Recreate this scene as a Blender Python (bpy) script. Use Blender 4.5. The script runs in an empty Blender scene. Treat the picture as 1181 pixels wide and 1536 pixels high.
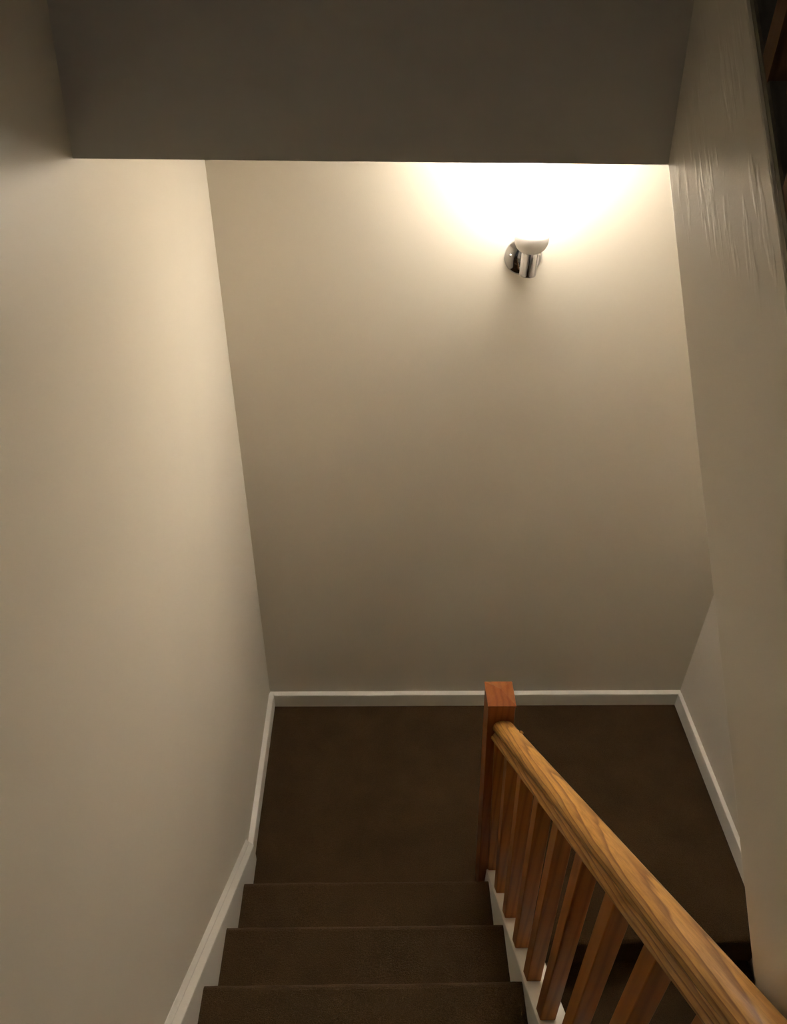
import bpy, bmesh, math, random
from mathutils import Vector, Matrix, noise
random.seed(4)
S = bpy.context.scene
C = S.collection

# ---------------------------------------------------------------- measures (metres, eye at the origin)
LEFT, RIGHT, BACK = -0.4667, 1.342, 2.2627       # left wall, right wall, back wall
LAND = -2.7355                                    # landing level
RISE, GO = 0.1906, 0.235
XL, XR = -0.4420, 0.3764                          # ends of the treads
Y_FIRST = 1.3545                                  # nosing of the lowest step of the near flight
Y_LAND = 1.2314                                   # edge of the landing over the lower flight
HY, HZ, TILT = 1.2862, -0.2807, 0.16              # header: foot line and lean
INNER = 0.4518                                    # side of the enclosed upper flight
K = RISE / GO
NSTEP = 5
FLOOR = LAND + (NSTEP + 1) * RISE
Y_TOP = Y_FIRST - NSTEP * GO

# ---------------------------------------------------------------- helpers
def link(name, bm, mat=None, parent=None, smooth=False):
    bmesh.ops.recalc_face_normals(bm, faces=bm.faces[:])
    me = bpy.data.meshes.new(name)
    bm.to_mesh(me); bm.free()
    o = bpy.data.objects.new(name, me); C.objects.link(o)
    if mat: me.materials.append(mat)
    if parent is not None: o.parent = parent
    if smooth:
        for p in me.polygons: p.use_smooth = True
    return o

def structure(o):
    o['kind'] = 'structure'; return o

def thing(name, label, cat, loc=(0, 0, 0), group=None):
    o = bpy.data.objects.new(name, None); C.objects.link(o)
    o.location = loc; o['label'] = label; o['category'] = cat
    if group: o['group'] = group
    o.empty_display_size = .1
    return o

def box(bm, x0, x1, y0, y1, z0, z1):
    v = [bm.verts.new((x, y, z)) for x in (x0, x1) for y in (y0, y1) for z in (z0, z1)]
    for f in ((0, 1, 3, 2), (4, 6, 7, 5), (0, 4, 5, 1), (2, 3, 7, 6), (0, 2, 6, 4), (1, 5, 7, 3)):
        bm.faces.new([v[i] for i in f])

def prism(bm, prof, to3, a, b, n=1, cap=True):
    """profile (u,v) swept from a to b; to3(u,v,t) gives the point"""
    rings = []
    for i in range(n + 1):
        t = a + (b - a) * i / n
        rings.append([bm.verts.new(to3(u, v, t)) for u, v in prof])
    m = len(prof)
    for i in range(n):
        for j in range(m):
            bm.faces.new((rings[i][j], rings[i][(j + 1) % m], rings[i + 1][(j + 1) % m], rings[i + 1][j]))
    if cap:
        bm.faces.new(rings[0]); bm.faces.new(rings[-1][::-1])

def lathe(bm, prof, seg=48, origin=(0, 0, 0), axis='Z', close=False):
    ox, oy, oz = origin
    rings = []
    for r, h in prof:
        ring = []
        for i in range(seg):
            a = 2 * math.pi * i / seg
            c, s = r * math.cos(a), r * math.sin(a)
            ring.append(bm.verts.new((ox + c, oy + s, oz + h) if axis == 'Z' else (ox + c, oy - h, oz + s)))
        rings.append(ring)
    for k in range(len(rings) - 1):
        for i in range(seg):
            bm.faces.new((rings[k][i], rings[k][(i + 1) % seg], rings[k + 1][(i + 1) % seg], rings[k + 1][i]))
    if close:
        for i in range(seg):
            bm.faces.new((rings[-1][i], rings[-1][(i + 1) % seg], rings[0][(i + 1) % seg], rings[0][i]))

def bevel(o, w, seg=2):
    m = o.modifiers.new('bevel', 'BEVEL'); m.width = w; m.segments = seg; m.limit_method = 'ANGLE'
    m.angle_limit = math.radians(30)
    return o

# ---------------------------------------------------------------- materials
class NT:
    def __init__(s, name):
        s.m = bpy.data.materials.new(name); s.m.use_nodes = True
        s.t = s.m.node_tree; s.b = s.t.nodes['Principled BSDF']
        s.co = s.t.nodes.new('ShaderNodeTexCoord')
    def n(s, t, **k):
        x = s.t.nodes.new(t)
        for a, b in k.items(): setattr(x, a, b)
        return x
    def l(s, a, b): s.t.links.new(a, b)
    def mapped(s, scale, rot=(0, 0, 0)):
        mp = s.n('ShaderNodeMapping'); mp.inputs['Scale'].default_value = scale
        mp.inputs['Rotation'].default_value = rot
        s.l(s.co.outputs['Object'], mp.inputs['Vector']); return mp.outputs['Vector']
    def noise(s, vec, scale, detail=3, rough=.5):
        x = s.n('ShaderNodeTexNoise'); x.inputs['Scale'].default_value = scale
        x.inputs['Detail'].default_value = detail; x.inputs['Roughness'].default_value = rough
        s.l(vec, x.inputs['Vector']); return x.outputs['Fac']
    def ramp(s, fac, stops):
        x = s.n('ShaderNodeValToRGB'); e = x.color_ramp.elements
        while len(e) < len(stops): e.new(.5)
        for q, (p, c) in zip(e, stops): q.position = p; q.color = (*c, 1)
        s.l(fac, x.inputs['Fac']); return x.outputs['Color']
    def bump(s, h, strength, dist, prev=None):
        x = s.n('ShaderNodeBump'); x.inputs['Strength'].default_value = strength
        x.inputs['Distance'].default_value = dist; s.l(h, x.inputs['Height'])
        if prev: s.l(prev, x.inputs['Normal'])
        return x.outputs['Normal']

def paint(name, col, rough, bumps=.25, dist=.002, streaks=False):
    k = NT(name)
    v = k.mapped((1, 1, 1))
    big = k.noise(v, 2.2, 3)
    c = k.ramp(big, [(.3, tuple(x * .96 for x in col)), (.7, col)])
    k.l(c, k.b.inputs['Base Color'])
    k.b.inputs['Roughness'].default_value = rough
    n1 = k.bump(k.noise(v, 160, 2), bumps * .5, .0006)
    n2 = k.bump(k.noise(v, 5, 2), bumps, dist * 2, n1)
    if streaks:                                   # runs and ridges in the old gloss paint near the header
        rot = k.mapped((1, 1, 1), (math.radians(-39), 0, 0))
        mp = k.n('ShaderNodeMapping'); mp.inputs['Scale'].default_value = (1, 7, 58); k.l(rot, mp.inputs['Vector'])
        st = k.noise(mp.outputs['Vector'], 1.1, 2, .6)
        sharp = k.ramp(st, [(.53, (0, 0, 0)), (.66, (1, 1, 1))])
        sep = k.n('ShaderNodeSeparateXYZ'); k.l(k.co.outputs['Object'], sep.inputs[0])
        mr = k.n('ShaderNodeMapRange'); mr.inputs['From Min'].default_value = -.375; mr.inputs['From Max'].default_value = -.31
        mr.interpolation_type = 'SMOOTHSTEP'
        k.l(sep.outputs['Z'], mr.inputs['Value'])
        mu = k.n('ShaderNodeMath', operation='MULTIPLY')
        k.l(sharp, mu.inputs[0]); k.l(mr.outputs[0], mu.inputs[1])
        n2 = k.bump(mu.outputs[0], .32, .0012, n2)
    k.l(n2, k.b.inputs['Normal'])
    return k.m

def carpet(name, col):
    k = NT(name)
    v = k.mapped((1, 1, 1))
    f = k.noise(v, 420, 2, .7); g = k.noise(v, 7, 4, .6)
    c1 = k.ramp(f, [(.3, tuple(x * .5 for x in col)), (.7, tuple(x * 1.5 for x in col))])
    c2 = k.ramp(g, [(.3, (.82, .82, .82)), (.7, (1.12, 1.1, 1.08))])
    mx = k.n('ShaderNodeMix', data_type='RGBA', blend_type='MULTIPLY'); mx.inputs['Factor'].default_value = 1
    k.l(c1, mx.inputs['A']); k.l(c2, mx.inputs['B'])
    k.l(mx.outputs['Result'], k.b.inputs['Base Color'])
    k.b.inputs['Roughness'].default_value = 1; k.b.inputs['Specular IOR Level'].default_value = .05
    k.b.inputs['Sheen Weight'].default_value = .15
    k.b.inputs['Sheen Tint'].default_value = (.6, .45, .3, 1)
    k.l(k.bump(f, .9, .004, k.bump(k.noise(v, 150, 2), .5, .004)), k.b.inputs['Normal'])
    return k.m

def wood(name, dark, light, rough, axis, grain=1.0, coat=.25):
    """grain runs along the given local axis"""
    k = NT(name)
    sc = {'Y': (26, 1.6, 26), 'Z': (26, 26, 1.6)}[axis]
    if axis == 'Y':                               # flat-sawn oak: long flame shaped growth lines on the crown
        v = k.mapped((1, .09, 1), (math.radians(24), math.radians(14), 0))
        w = k.n('ShaderNodeTexWave', wave_type='BANDS', bands_direction='Z', wave_profile='SAW')
        w.inputs['Scale'].default_value = 36; w.inputs['Distortion'].default_value = 5.5
        w.inputs['Detail'].default_value = 2; w.inputs['Detail Scale'].default_value = 1.1
        stops = [(.0, light), (.55, tuple(a * .25 + b * .75 for a, b in zip(dark, light))), (.9, dark), (1, light)]
    else:
        v = k.mapped(sc)
        w = k.n('ShaderNodeTexWave', wave_type='BANDS', bands_direction='X')
        w.inputs['Scale'].default_value = .55; w.inputs['Distortion'].default_value = 7
        w.inputs['Detail'].default_value = 3; w.inputs['Detail Scale'].default_value = .9
        stops = [(.0, dark), (.28, tuple(a * .35 + b * .65 for a, b in zip(dark, light))), (.75, light)]
    k.l(v, w.inputs['Vector'])
    base = k.ramp(w.outputs['Fac'], stops)
    fine = k.noise(k.mapped(tuple(q * 9 for q in sc)), 1, 3, .7)
    c2 = k.ramp(fine, [(.35, (.72, .68, .62)), (.6, (1, 1, 1))])
    mx = k.n('ShaderNodeMix', data_type='RGBA', blend_type='MULTIPLY'); mx.inputs['Factor'].default_value = grain
    k.l(base, mx.inputs['A']); k.l(c2, mx.inputs['B'])
    k.l(mx.outputs['Result'], k.b.inputs['Base Color'])
    k.b.inputs['Roughness'].default_value = rough
    k.b.inputs['Specular IOR Level'].default_value = .35
    k.b.inputs['Coat Weight'].default_value = coat; k.b.inputs['Coat Roughness'].default_value = .25
    k.l(k.bump(fine, .25, .0008), k.b.inputs['Normal'])
    return k.m

WALLC = (.81, .74, .62)
M_WALL = paint('wall_paint', WALLC, .42)
M_WALL_B = paint('back_wall_paint', (.80, .725, .60), .5)
M_INNER = paint('gloss_wall_paint', WALLC, .36, streaks=True)
M_HEAD = paint('header_paint', (.84, .79, .70), .6)
M_CEIL = paint('ceiling_paint', (.84, .81, .75), .8)
M_TRIM = paint('trim_gloss_paint', (.90, .86, .78), .38, .15)
M_CARPET = carpet('brown_carpet', (.072, .043, .020))
M_RAIL = wood('oak_handrail_wood', (.27, .105, .018), (.64, .33, .082), .42, 'Y', 1, .08)
M_BAL = wood('oak_baluster_wood', (.33, .110, .022), (.45, .165, .034), .45, 'Z', .3, 0)
M_DULL = wood('dull_brown_wood', (.13, .06, .03), (.20, .10, .055), .6, 'Z', .3, 0)
M_DARK = wood('dark_stained_wood', (.15, .125, .095), (.20, .17, .13), .6, 'Z', .3, 0)
M_NEWEL = wood('red_brown_newel_wood', (.24, .068, .017), (.30, .092, .023), .36, 'Z', .3, 0)

k = NT('chrome'); k.b.inputs['Metallic'].default_value = 1; k.b.inputs['Roughness'].default_value = .09
k.b.inputs['Base Color'].default_value = (.62, .62, .64, 1)
k.l(k.ramp(k.noise(k.mapped((1, 1, 1)), 40, 2), [(.3, (.07,) * 3), (.7, (.13,) * 3)]), k.b.inputs['Roughness'])
M_CHROME = k.m
k = NT('frosted_glass'); k.b.inputs['Base Color'].default_value = (.97, .93, .89, 1)
k.b.inputs['Transmission Weight'].default_value = .0; k.b.inputs['Roughness'].default_value = .6
k.b.inputs['Subsurface Weight'].default_value = .0
k.l(k.bump(k.noise(k.mapped((1, 1, 1)), 300, 2), .1, .0003), k.b.inputs['Normal'])
M_GLASS = k.m
k = NT('lit_bulb'); k.b.inputs['Base Color'].default_value = (1, .95, .85, 1)
k.b.inputs['Emission Color'].default_value = (1.0, .965, .94, 1); k.b.inputs['Emission Strength'].default_value = 8.5
M_BULB = k.m
k = NT('brass'); k.b.inputs['Metallic'].default_value = 1; k.b.inputs['Roughness'].default_value = .3
k.b.inputs['Base Color'].default_value = (.5, .4, .3, 1); M_BRASS = k.m

# ---------------------------------------------------------------- setting
def slab(name, mat, *b):
    bm = bmesh.new(); box(bm, *b); return structure(link(name, bm, mat))

UP = 1.3                                          # how far up the walls are built
LOWZ = LAND - 8 * RISE
slab('wall_left', M_WALL, LEFT - .12, LEFT, -1.2, BACK + .12, LOWZ, UP)
slab('wall_back', M_WALL_B, LEFT, RIGHT, BACK, BACK + .12, LOWZ, UP)
slab('wall_right', M_WALL, RIGHT, RIGHT + .12, -1.2, BACK + .12, LOWZ, UP)

slab('floor.002', M_WALL, LEFT, RIGHT, -1.2, BACK, LOWZ - .1, LOWZ)
# landing with rolled edge over the lower flight
def carpet_tread(bm, x0, x1, y_back, y_n, z, thick, d, under=None, n=40, seed=0):
    """tread whose nosing at y_n faces direction d (+1 away, -1 towards the camera), riser going down"""
    R = .017
    prof = [(y_back, z - .02), (y_back, z)]
    steps = 8
    for i in range(steps + 1):
        a = math.pi / 2 - math.pi * i / steps
        prof.append((y_n - d * R + d * R * math.cos(a), z - R + R * math.sin(a)))
    zr = z - 2 * R
    prof.append((y_n - d * .022, zr - .006)); prof.append((y_n - d * .024, z - thick)); prof.append((y_n - d * .06, z - thick))
    prof.append((y_n - d * .06, z - .045)); prof.append((y_back, z - .045))
    def to3(u, v, t):
        q = noise.noise(Vector((t * 9, u * 7 + seed, v * 7))) * .0016 + noise.noise(Vector((t * 60, u * 40 + seed, v * 40))) * .0007
        return (t, u + q * .6, v + q)
    prism(bm, prof, to3, x0, x1, n)

bm = bmesh.new()
box(bm, LEFT, INNER, Y_FIRST - .06, BACK, LAND - .1, LAND)
box(bm, INNER, RIGHT, Y_LAND + .1, BACK, LAND - .1, LAND)
carpet_tread(bm, INNER, RIGHT, Y_LAND + .1, Y_LAND, LAND, RISE + .015, -1)
structure(link('floor', bm, M_CARPET))
bm = bmesh.new(); box(bm, LEFT, INNER, -1.2, Y_TOP - GO - .0, FLOOR - .12, FLOOR)
structure(link('floor.001', bm, M_CARPET))

# upper landing: its leaning front face is the dark header
bm = bmesh.new()
zt = .11
y_at = lambda z: HY + TILT * (z - HZ)
prof = [(HY, HZ), (y_at(zt), zt), (BACK, zt), (BACK, HZ)]
prism(bm, prof, lambda u, v, t: (t, u, v), LEFT, RIGHT, 1)
structure(link('ceiling', bm, M_HEAD)); h = C.objects['ceiling']
h.data.materials.append(M_CEIL)
for p in h.data.polygons:
    if p.normal.z < -.9: p.material_index = 1

# sloping side wall of the enclosed flight above
def top_z(y): return -.0571 - .811 * (1.1266 - y)
def bot_z(y): return HZ - .817 * (HY - y) if y < HY else HZ
ye = -1.0
bm = bmesh.new()
y1 = y_at(zt)
prof = [(ye, bot_z(ye)), (HY, HZ), (y_at(zt), zt), (1.1266 + (zt + .0571) / .811, zt), (ye, top_z(ye))]
prism(bm, prof, lambda u, v, t: (t, u, v), INNER, INNER + .075, 1)
wi = structure(link('wall_inner', bm, M_INNER)); bevel(wi, .006, 3)
# soffit under that flight
bm = bmesh.new()
prof = [(ye, bot_z(ye)), (HY - .001, HZ), (HY - .001, HZ + .04), (ye, bot_z(ye) + .05)]
prism(bm, prof, lambda u, v, t: (t, u, v), INNER + .075, RIGHT, 1)
structure(link('ceiling.001', bm, M_CEIL))

# wall under the banister, beside the lower flight
bm = bmesh.new()
prof = [(-1.2, LOWZ), (Y_LAND + .03, LOWZ), (Y_LAND + .03, LAND - .105), (1.19, LAND + .0),
        (Y_TOP - .1, LAND + RISE + (Y_FIRST - Y_TOP + .1) * K - .31), (-1.2, FLOOR - .31)]
prism(bm, prof, lambda u, v, t: (t, u, v), INNER - .05, INNER - .001, 1)
structure(link('wall_center', bm, M_WALL))

# baseboards: moulded section, u = out from the wall, v = height
BASE = [(0, 0), (.0185, 0), (.0185, .062), (.0180, .0640), (.0196, .066), (.0198, .0705), (.0180, .0735), (.0060, .0765), (0, .0775)]
bm = bmesh.new(); prism(bm, BASE, lambda u, v, t: (t, BACK - u, LAND + v), LEFT, RIGHT, 1)
structure(link('baseboard_back', bm, M_TRIM))
YB = Y_FIRST + .185
bm = bmesh.new(); prism(bm, BASE, lambda u, v, t: (LEFT + u, t, LAND + v * 1.15), YB, BACK - .019, 1)
structure(link('baseboard_left', bm, M_TRIM))
bm = bmesh.new(); prism(bm, BASE, lambda u, v, t: (RIGHT - u * .75, t, LAND + v), Y_LAND, BACK - .019, 1)
def slant(u, v, t): return (RIGHT - u * .75, t, LAND + v - (Y_LAND - t) * K - (.14 if v == 0 else 0))
prism(bm, BASE, slant, -.4, Y_LAND, 1)
structure(link('baseboard_right', bm, M_TRIM))

# skirt board climbing with the near flight on the left wall
nose = lambda y: LAND + RISE + (Y_FIRST - y) * K
SK = [(0, -.20), (.0250, -.20), (.0250, .050), (.0240, .0555), (.0105, .0745), (.0088, .0715), (.0080, .0760), (.0012, .0920), (0, .0925)]
def sk(u, v, t):
    y = t
    z = nose(t) + v
    return (LEFT + u, y, z)
bm = bmesh.new()
prism(bm, SK, sk, -.0, YB, 1)
structure(link('trim_1', bm, M_TRIM))

# ---------------------------------------------------------------- near flight
NT_X, NB_X, NY = .348, .398, 1.444                # newel centre at the top and at the foot
stairs = thing('carpeted_stairs', 'near flight of dark brown carpeted stairs going down beside the left wall to the landing', 'stairs', (0, Y_FIRST, LAND))
def at(o, p): o.parent = p; o.matrix_parent_inverse = Matrix.Translation(-Vector(p.location)); return o
for i in range(NSTEP + 1):
    bm = bmesh.new()
    z = LAND + (i + 1) * RISE; yn = Y_FIRST - i * GO
    carpet_tread(bm, XL, XR, yn - GO - (.03 if i < NSTEP else 0), yn, z, RISE - .001, 1, seed=i * 3.1)
    at(link('step', bm, M_CARPET), stairs)
# white inner string: solid board the balusters stand on
bm = bmesh.new()
s_top = lambda y: nose(y) + .018
y0, y1 = -.1, NY - .0435
prof = [(y0, s_top(y0) - .30), (y1 - .09, s_top(y1 - .09) - .30), (y1, LAND + .0), (y1, s_top(y1)), (y0, s_top(y0))]
prof[1] = (y1 - .18, LAND + .0)
prism(bm, prof, lambda u, v, t: (t, u, v), XR, INNER - .002, 1)
o = at(link('string_board', bm, M_TRIM), stairs); bevel(o, .003, 2)
o['label'] = 'white painted string board'

# ---------------------------------------------------------------- lower flight
lower = thing('carpeted_stairs', 'lower flight of dark carpeted stairs dropping from the landing edge behind the banister', 'stairs', (.9, Y_LAND, LAND - RISE))
for i in range(1, 6):
    bm = bmesh.new()
    z = LAND - i * RISE; yn = Y_LAND - i * GO
    carpet_tread(bm, INNER + .002, RIGHT - .0150, yn + GO + .02, yn, z, RISE + .015, -1, seed=40 + i)
    at(link('step', bm, M_CARPET), lower)

# ---------------------------------------------------------------- flight above, behind the inner wall
upper = thing('carpeted_stairs', 'unlit upper flight of stairs behind the sloping wall at the top right', 'stairs', (.9, .7, -.6))
for i in range(0, 7):
    bm = bmesh.new()
    z = .11 - i * RISE; yn = y_at(zt) - .02 - i * GO
    carpet_tread(bm, INNER + .077, RIGHT - .002, yn + GO - .035 if i else y_at(zt) + .1, yn, z, RISE + .015, -1, seed=70 + i)
    if i == 0: bm.free(); continue
    at(link('step', bm, M_CARPET), upper)

# ---------------------------------------------------------------- banister of the near flight
ban = thing('banister', 'oak stair banister with square balusters and a slightly leaning red brown newel post', 'banister', (.40, 1.44, LAND))
ZT = -1.715                                       # foot of the pyramid cap
w = .038
bm = bmesh.new()
def lean(z): return NB_X + (NT_X - NB_X) * (z - LAND) / (ZT - LAND)
rings = []
for z in (LAND, ZT):
    rings.append([bm.verts.new((lean(z) + sx * w, NY + sy * .043, z)) for sx, sy in ((-1, -1), (1, -1), (1, 1), (-1, 1))])
for j in range(4):
    bm.faces.new((rings[0][j], rings[0][(j + 1) % 4], rings[1][(j + 1) % 4], rings[1][j]))
bm.faces.new(rings[0]); bm.faces.new(rings[1])
o = at(link('newel_post', bm, M_NEWEL), ban); bevel(o, .0025, 2)
bm = bmesh.new()                                  # pyramid cap
x0 = lean(ZT); e = w + .0015
b = [bm.verts.new((x0 + sx * e, NY + sy * .0445, ZT)) for sx, sy in ((-1, -1), (1, -1), (1, 1), (-1, 1))]
c = [bm.verts.new((x0 + sx * e, NY + sy * .0445, ZT + .006)) for sx, sy in ((-1, -1), (1, -1), (1, 1), (-1, 1))]
t = bm.verts.new((x0 - .001, NY, ZT + .006 + .021))
bm.faces.new(b)
for j in range(4):
    bm.faces.new((b[j], b[(j + 1) % 4], c[(j + 1) % 4], c[j])); bm.faces.new((c[j], c[(j + 1) % 4], t))
o = at(link('newel_cap', bm, M_NEWEL), ban)

# handrail: local Y runs uphill from the newel, profile across X / Z
RY = NY - w + .002
RAIL_FOOT = Vector((.330 + .028, 1.402, -1.855))   # centre of the underside at the newel
rdir = Vector((.0489, -1, .811)).normalized()
rx = Vector((1, 0, 0)); rx = (rx - rdir * rx.dot(rdir)).normalized()
rz = rx.cross(rdir); rz = rz if rz.z > 0 else -rz
RM = Matrix((( -rx.x, rdir.x, rz.x, RAIL_FOOT.x), (-rx.y, rdir.y, rz.y, RAIL_FOOT.y), (-rx.z, rdir.z, rz.z, RAIL_FOOT.z), (0, 0, 0, 1)))
half = [(.0, 0), (.0275, 0), (.0285, .002), (.0285, .0085), (.0270, .0105), (.0245, .0115), (.0238, .0135), (.0235, .0170), (.0215, .0205), (.0195, .024),
        (.0200, .0265), (.0225, .0285), (.0262, .0305), (.0284, .035), (.0288, .041), (.0278, .047), (.0250, .0530), (.0200, .0580), (.0130, .0612), (.0060, .0626), (0, .063)]
prof = half + [(-u, v) for u, v in half[-2:0:-1]]
bm = bmesh.new()
rail_len = 1.95
prism(bm, prof, lambda u, v, t: (u, t, v), -.0, rail_len, 40)
# the end at the newel is cut plumb so that it meets the post
for v_ in bm.verts:
    if v_.co.y < .001:
        v_.co.y = v_.co.z * .811
o = link('handrail', bm, M_RAIL, smooth=True)
o.matrix_world = RM
o.parent = ban; o.matrix_parent_inverse = Matrix.Translation(-Vector(ban.location))
o['label'] = 'golden oak moulded handrail'
es = o.modifiers.new('split', 'EDGE_SPLIT'); es.split_angle = math.radians(38)
bm = bmesh.new()                                  # small plug standing proud of the rail
lathe(bm, [(.0005, .006), (.004, .0055), (.006, .003), (.0065, -.004)], 16)
pl = link('wood_plug', bm, M_RAIL, smooth=True)
pl.matrix_world = RM @ Matrix.Translation((-.020, .175, .0575)) @ Matrix.Rotation(math.radians(-35), 4, 'Y')
mw = pl.matrix_world.copy()
pl.parent = o; pl.matrix_parent_inverse = RM.inverted(); pl.matrix_basis = mw

# balusters
BW = .0185
def rail_under(y):
    t = (RAIL_FOOT.y - y) / -rdir.y
    p = RAIL_FOOT + rdir * t
    return p.x, p.z
by = [1.389, 1.257, 1.129, .995, .868, .742, .612, .482, .352, .222, .092]
for i, yf in enumerate(by):
    bm = bmesh.new()
    yc = yf + BW
    xb = XR + .006 + BW
    xt, _ = rail_under(yc)
    if i == 0: yc += .004
    rr = []
    for end in (0, 1):
        ring = []
        for sx, sy in ((-1, -1), (1, -1), (1, 1), (-1, 1)):
            y = yc + sy * BW
            if end == 0: ring.append(bm.verts.new((xb + sx * BW, y, s_top(y) - .001)))
            else:
                ring.append(bm.verts.new((xt + sx * BW, y, rail_under(y)[1] + .002)))
        rr.append(ring)
    for j in range(4): bm.faces.new((rr[0][j], rr[0][(j + 1) % 4], rr[1][(j + 1) % 4], rr[1][j]))
    bm.faces.new(rr[0]); bm.faces.new(rr[1])
    o = at(link('baluster', bm, M_BAL), ban); bevel(o, .0022, 2)

# ---------------------------------------------------------------- banister of the flight above
b2 = thing('banister', 'dull brown wooden banister of square balusters on the sloping wall at the top right', 'banister', (.497, 1.1, -.05))
for i in range(9):
    yf = 1.035 - i * .140 + .140
    bm = bmesh.new(); xc = INNER + .019; rr = []
    for end in (0, 1):
        rr.append([bm.verts.new((xc + sx * .015, yf + sy * .015, top_z(yf + sy * .015) + (.68 if end else -.001))) for sx, sy in ((-1, -1), (1, -1), (1, 1), (-1, 1))])
    for j in range(4): bm.faces.new((rr[0][j], rr[0][(j + 1) % 4], rr[1][(j + 1) % 4], rr[1][j]))
    bm.faces.new(rr[0]); bm.faces.new(rr[1])
    at(link('baluster', bm, M_DULL), b2)
bm = bmesh.new()                                  # dark board under the balusters
bp = [(.003, 0), (.003, .010), (.006, .013), (.072, .013), (.075, .010), (.075, 0)]
prism(bm, bp, lambda u, v, t: (INNER + u, t, top_z(t) + v + .0005), ye, 1.30, 1)
o = at(link('base_rail', bm, M_DARK), b2); o['label'] = 'dark brown base rail'
bm = bmesh.new()
prism(bm, [(u, v * 1.2) for u, v in prof], lambda u, v, t: (INNER + .040 + u - .021, t, top_z(t) + .679 + v), ye + .8, 1.27, 1)
at(link('handrail', bm, M_DULL), b2)

# ---------------------------------------------------------------- wall lamp
LX, LY, LZ = .4274, BACK, -.7468
lamp = thing('wall_lamp', 'lit chrome wall lamp with frosted cup and glowing bulb on the back wall', 'lamp', (LX, LY, LZ))
def zl(name, prof, mat, axis='Z', o=(0, 0, 0), close=False, smooth=True):
    bm = bmesh.new(); lathe(bm, prof, 64, o, axis, close)
    q = link(name, bm, mat, lamp, smooth); return q
plate = zl('back_plate', [(.0005, .020), (.018, .020), (.028, .0185), (.036, .016), (.044, .0115), (.050, .0065), (.0545, .004), (.0555, 0), (.0005, 0)], M_CHROME, 'Y')
SX, SY, SZ = .0, -.099, .007
arm = zl('arm', [(.0005, .0), (.011, .0), (.011, .1), (.0005, .1)], M_CHROME, 'Y', (0, 0, .004))
hold = zl('lamp_holder', [(.0005, -.030), (.0215, -.030), (.0235, -.027), (.0238, -.024), (.0238, .034), (.0225, .040), (.0005, .040)], M_CHROME, 'Z', (SX, SY, SZ))
cup_out = [(.022, .036), (.032, .041), (.040, .049), (.0455, .060), (.0475, .072), (.0475, .082), (.0455, .090)]
cup_in = [(r - .0035, h + .002) for r, h in cup_out[::-1]]
cup = zl('frosted_cup', cup_out + cup_in, M_GLASS, 'Z', (SX, SY, SZ), True)
bulb_prof = [(.013, .040), (.014, .058), (.021, .075)]
R = .039; cz = .118
for i in range(15):
    a = math.radians(-55 + 145 * i / 14)
    bulb_prof.append((max(R * math.cos(a), .0005), cz + R * math.sin(a)))
bulb = zl('light_bulb', bulb_prof, M_BULB, 'Z', (SX, SY, SZ))
for s in (-1, 1):
    bm = bmesh.new(); lathe(bm, [(.0004, .0065), (.003, .006), (.0045, .003), (.0045, 0)], 16, (s * .040, -.0125, .006), 'Y')
    q = link('screw', bm, M_CHROME, plate, True)

ld = bpy.data.lights.new('bounce_spot', 'SPOT')    # added upward spot above the bulb; its ceiling bounce brightens the lower walls
ld.energy = 54; ld.color = (1.0, .965, .94); ld.spot_size = math.radians(100); ld.spot_blend = .6; ld.shadow_soft_size = .03
lo = bpy.data.objects.new('bounce_spot', ld); C.objects.link(lo); lo.parent = lamp
lo.location = (SX, SY, SZ + .118 + .039 + .035); lo.rotation_euler = (math.pi - math.radians(14), 0, 0)
# ---------------------------------------------------------------- light
wd = bpy.data.worlds.new('world'); S.world = wd; wd.use_nodes = True
wd.node_tree.nodes['Background'].inputs['Color'].default_value = (1, .93, .84, 1)
wd.node_tree.nodes['Background'].inputs['Strength'].default_value = .013

# ---------------------------------------------------------------- camera
cam = bpy.data.cameras.new('camera'); co = bpy.data.objects.new('camera', cam); C.objects.link(co)
cam.sensor_fit = 'VERTICAL'; cam.sensor_height = 36; cam.lens = 36 * 1164.1258 / 1536
cam.clip_start = .02
F = Vector((0.02149329, 0.80269006, -0.59600899)); Rr = Vector((0.9997686, -0.01672513, 0.0135287)); Uu = Vector((-0.00089103, 0.59616184, 0.80286379))
co.matrix_world = Matrix(((Rr.x, Uu.x, -F.x, 0), (Rr.y, Uu.y, -F.y, 0), (Rr.z, Uu.z, -F.z, 0), (0, 0, 0, 1)))
S.camera = co
vs = S.view_settings
vs.view_transform = 'Standard'; vs.look = 'None'; vs.gamma = 1; vs.use_curve_mapping = False
vs.exposure = 1.66
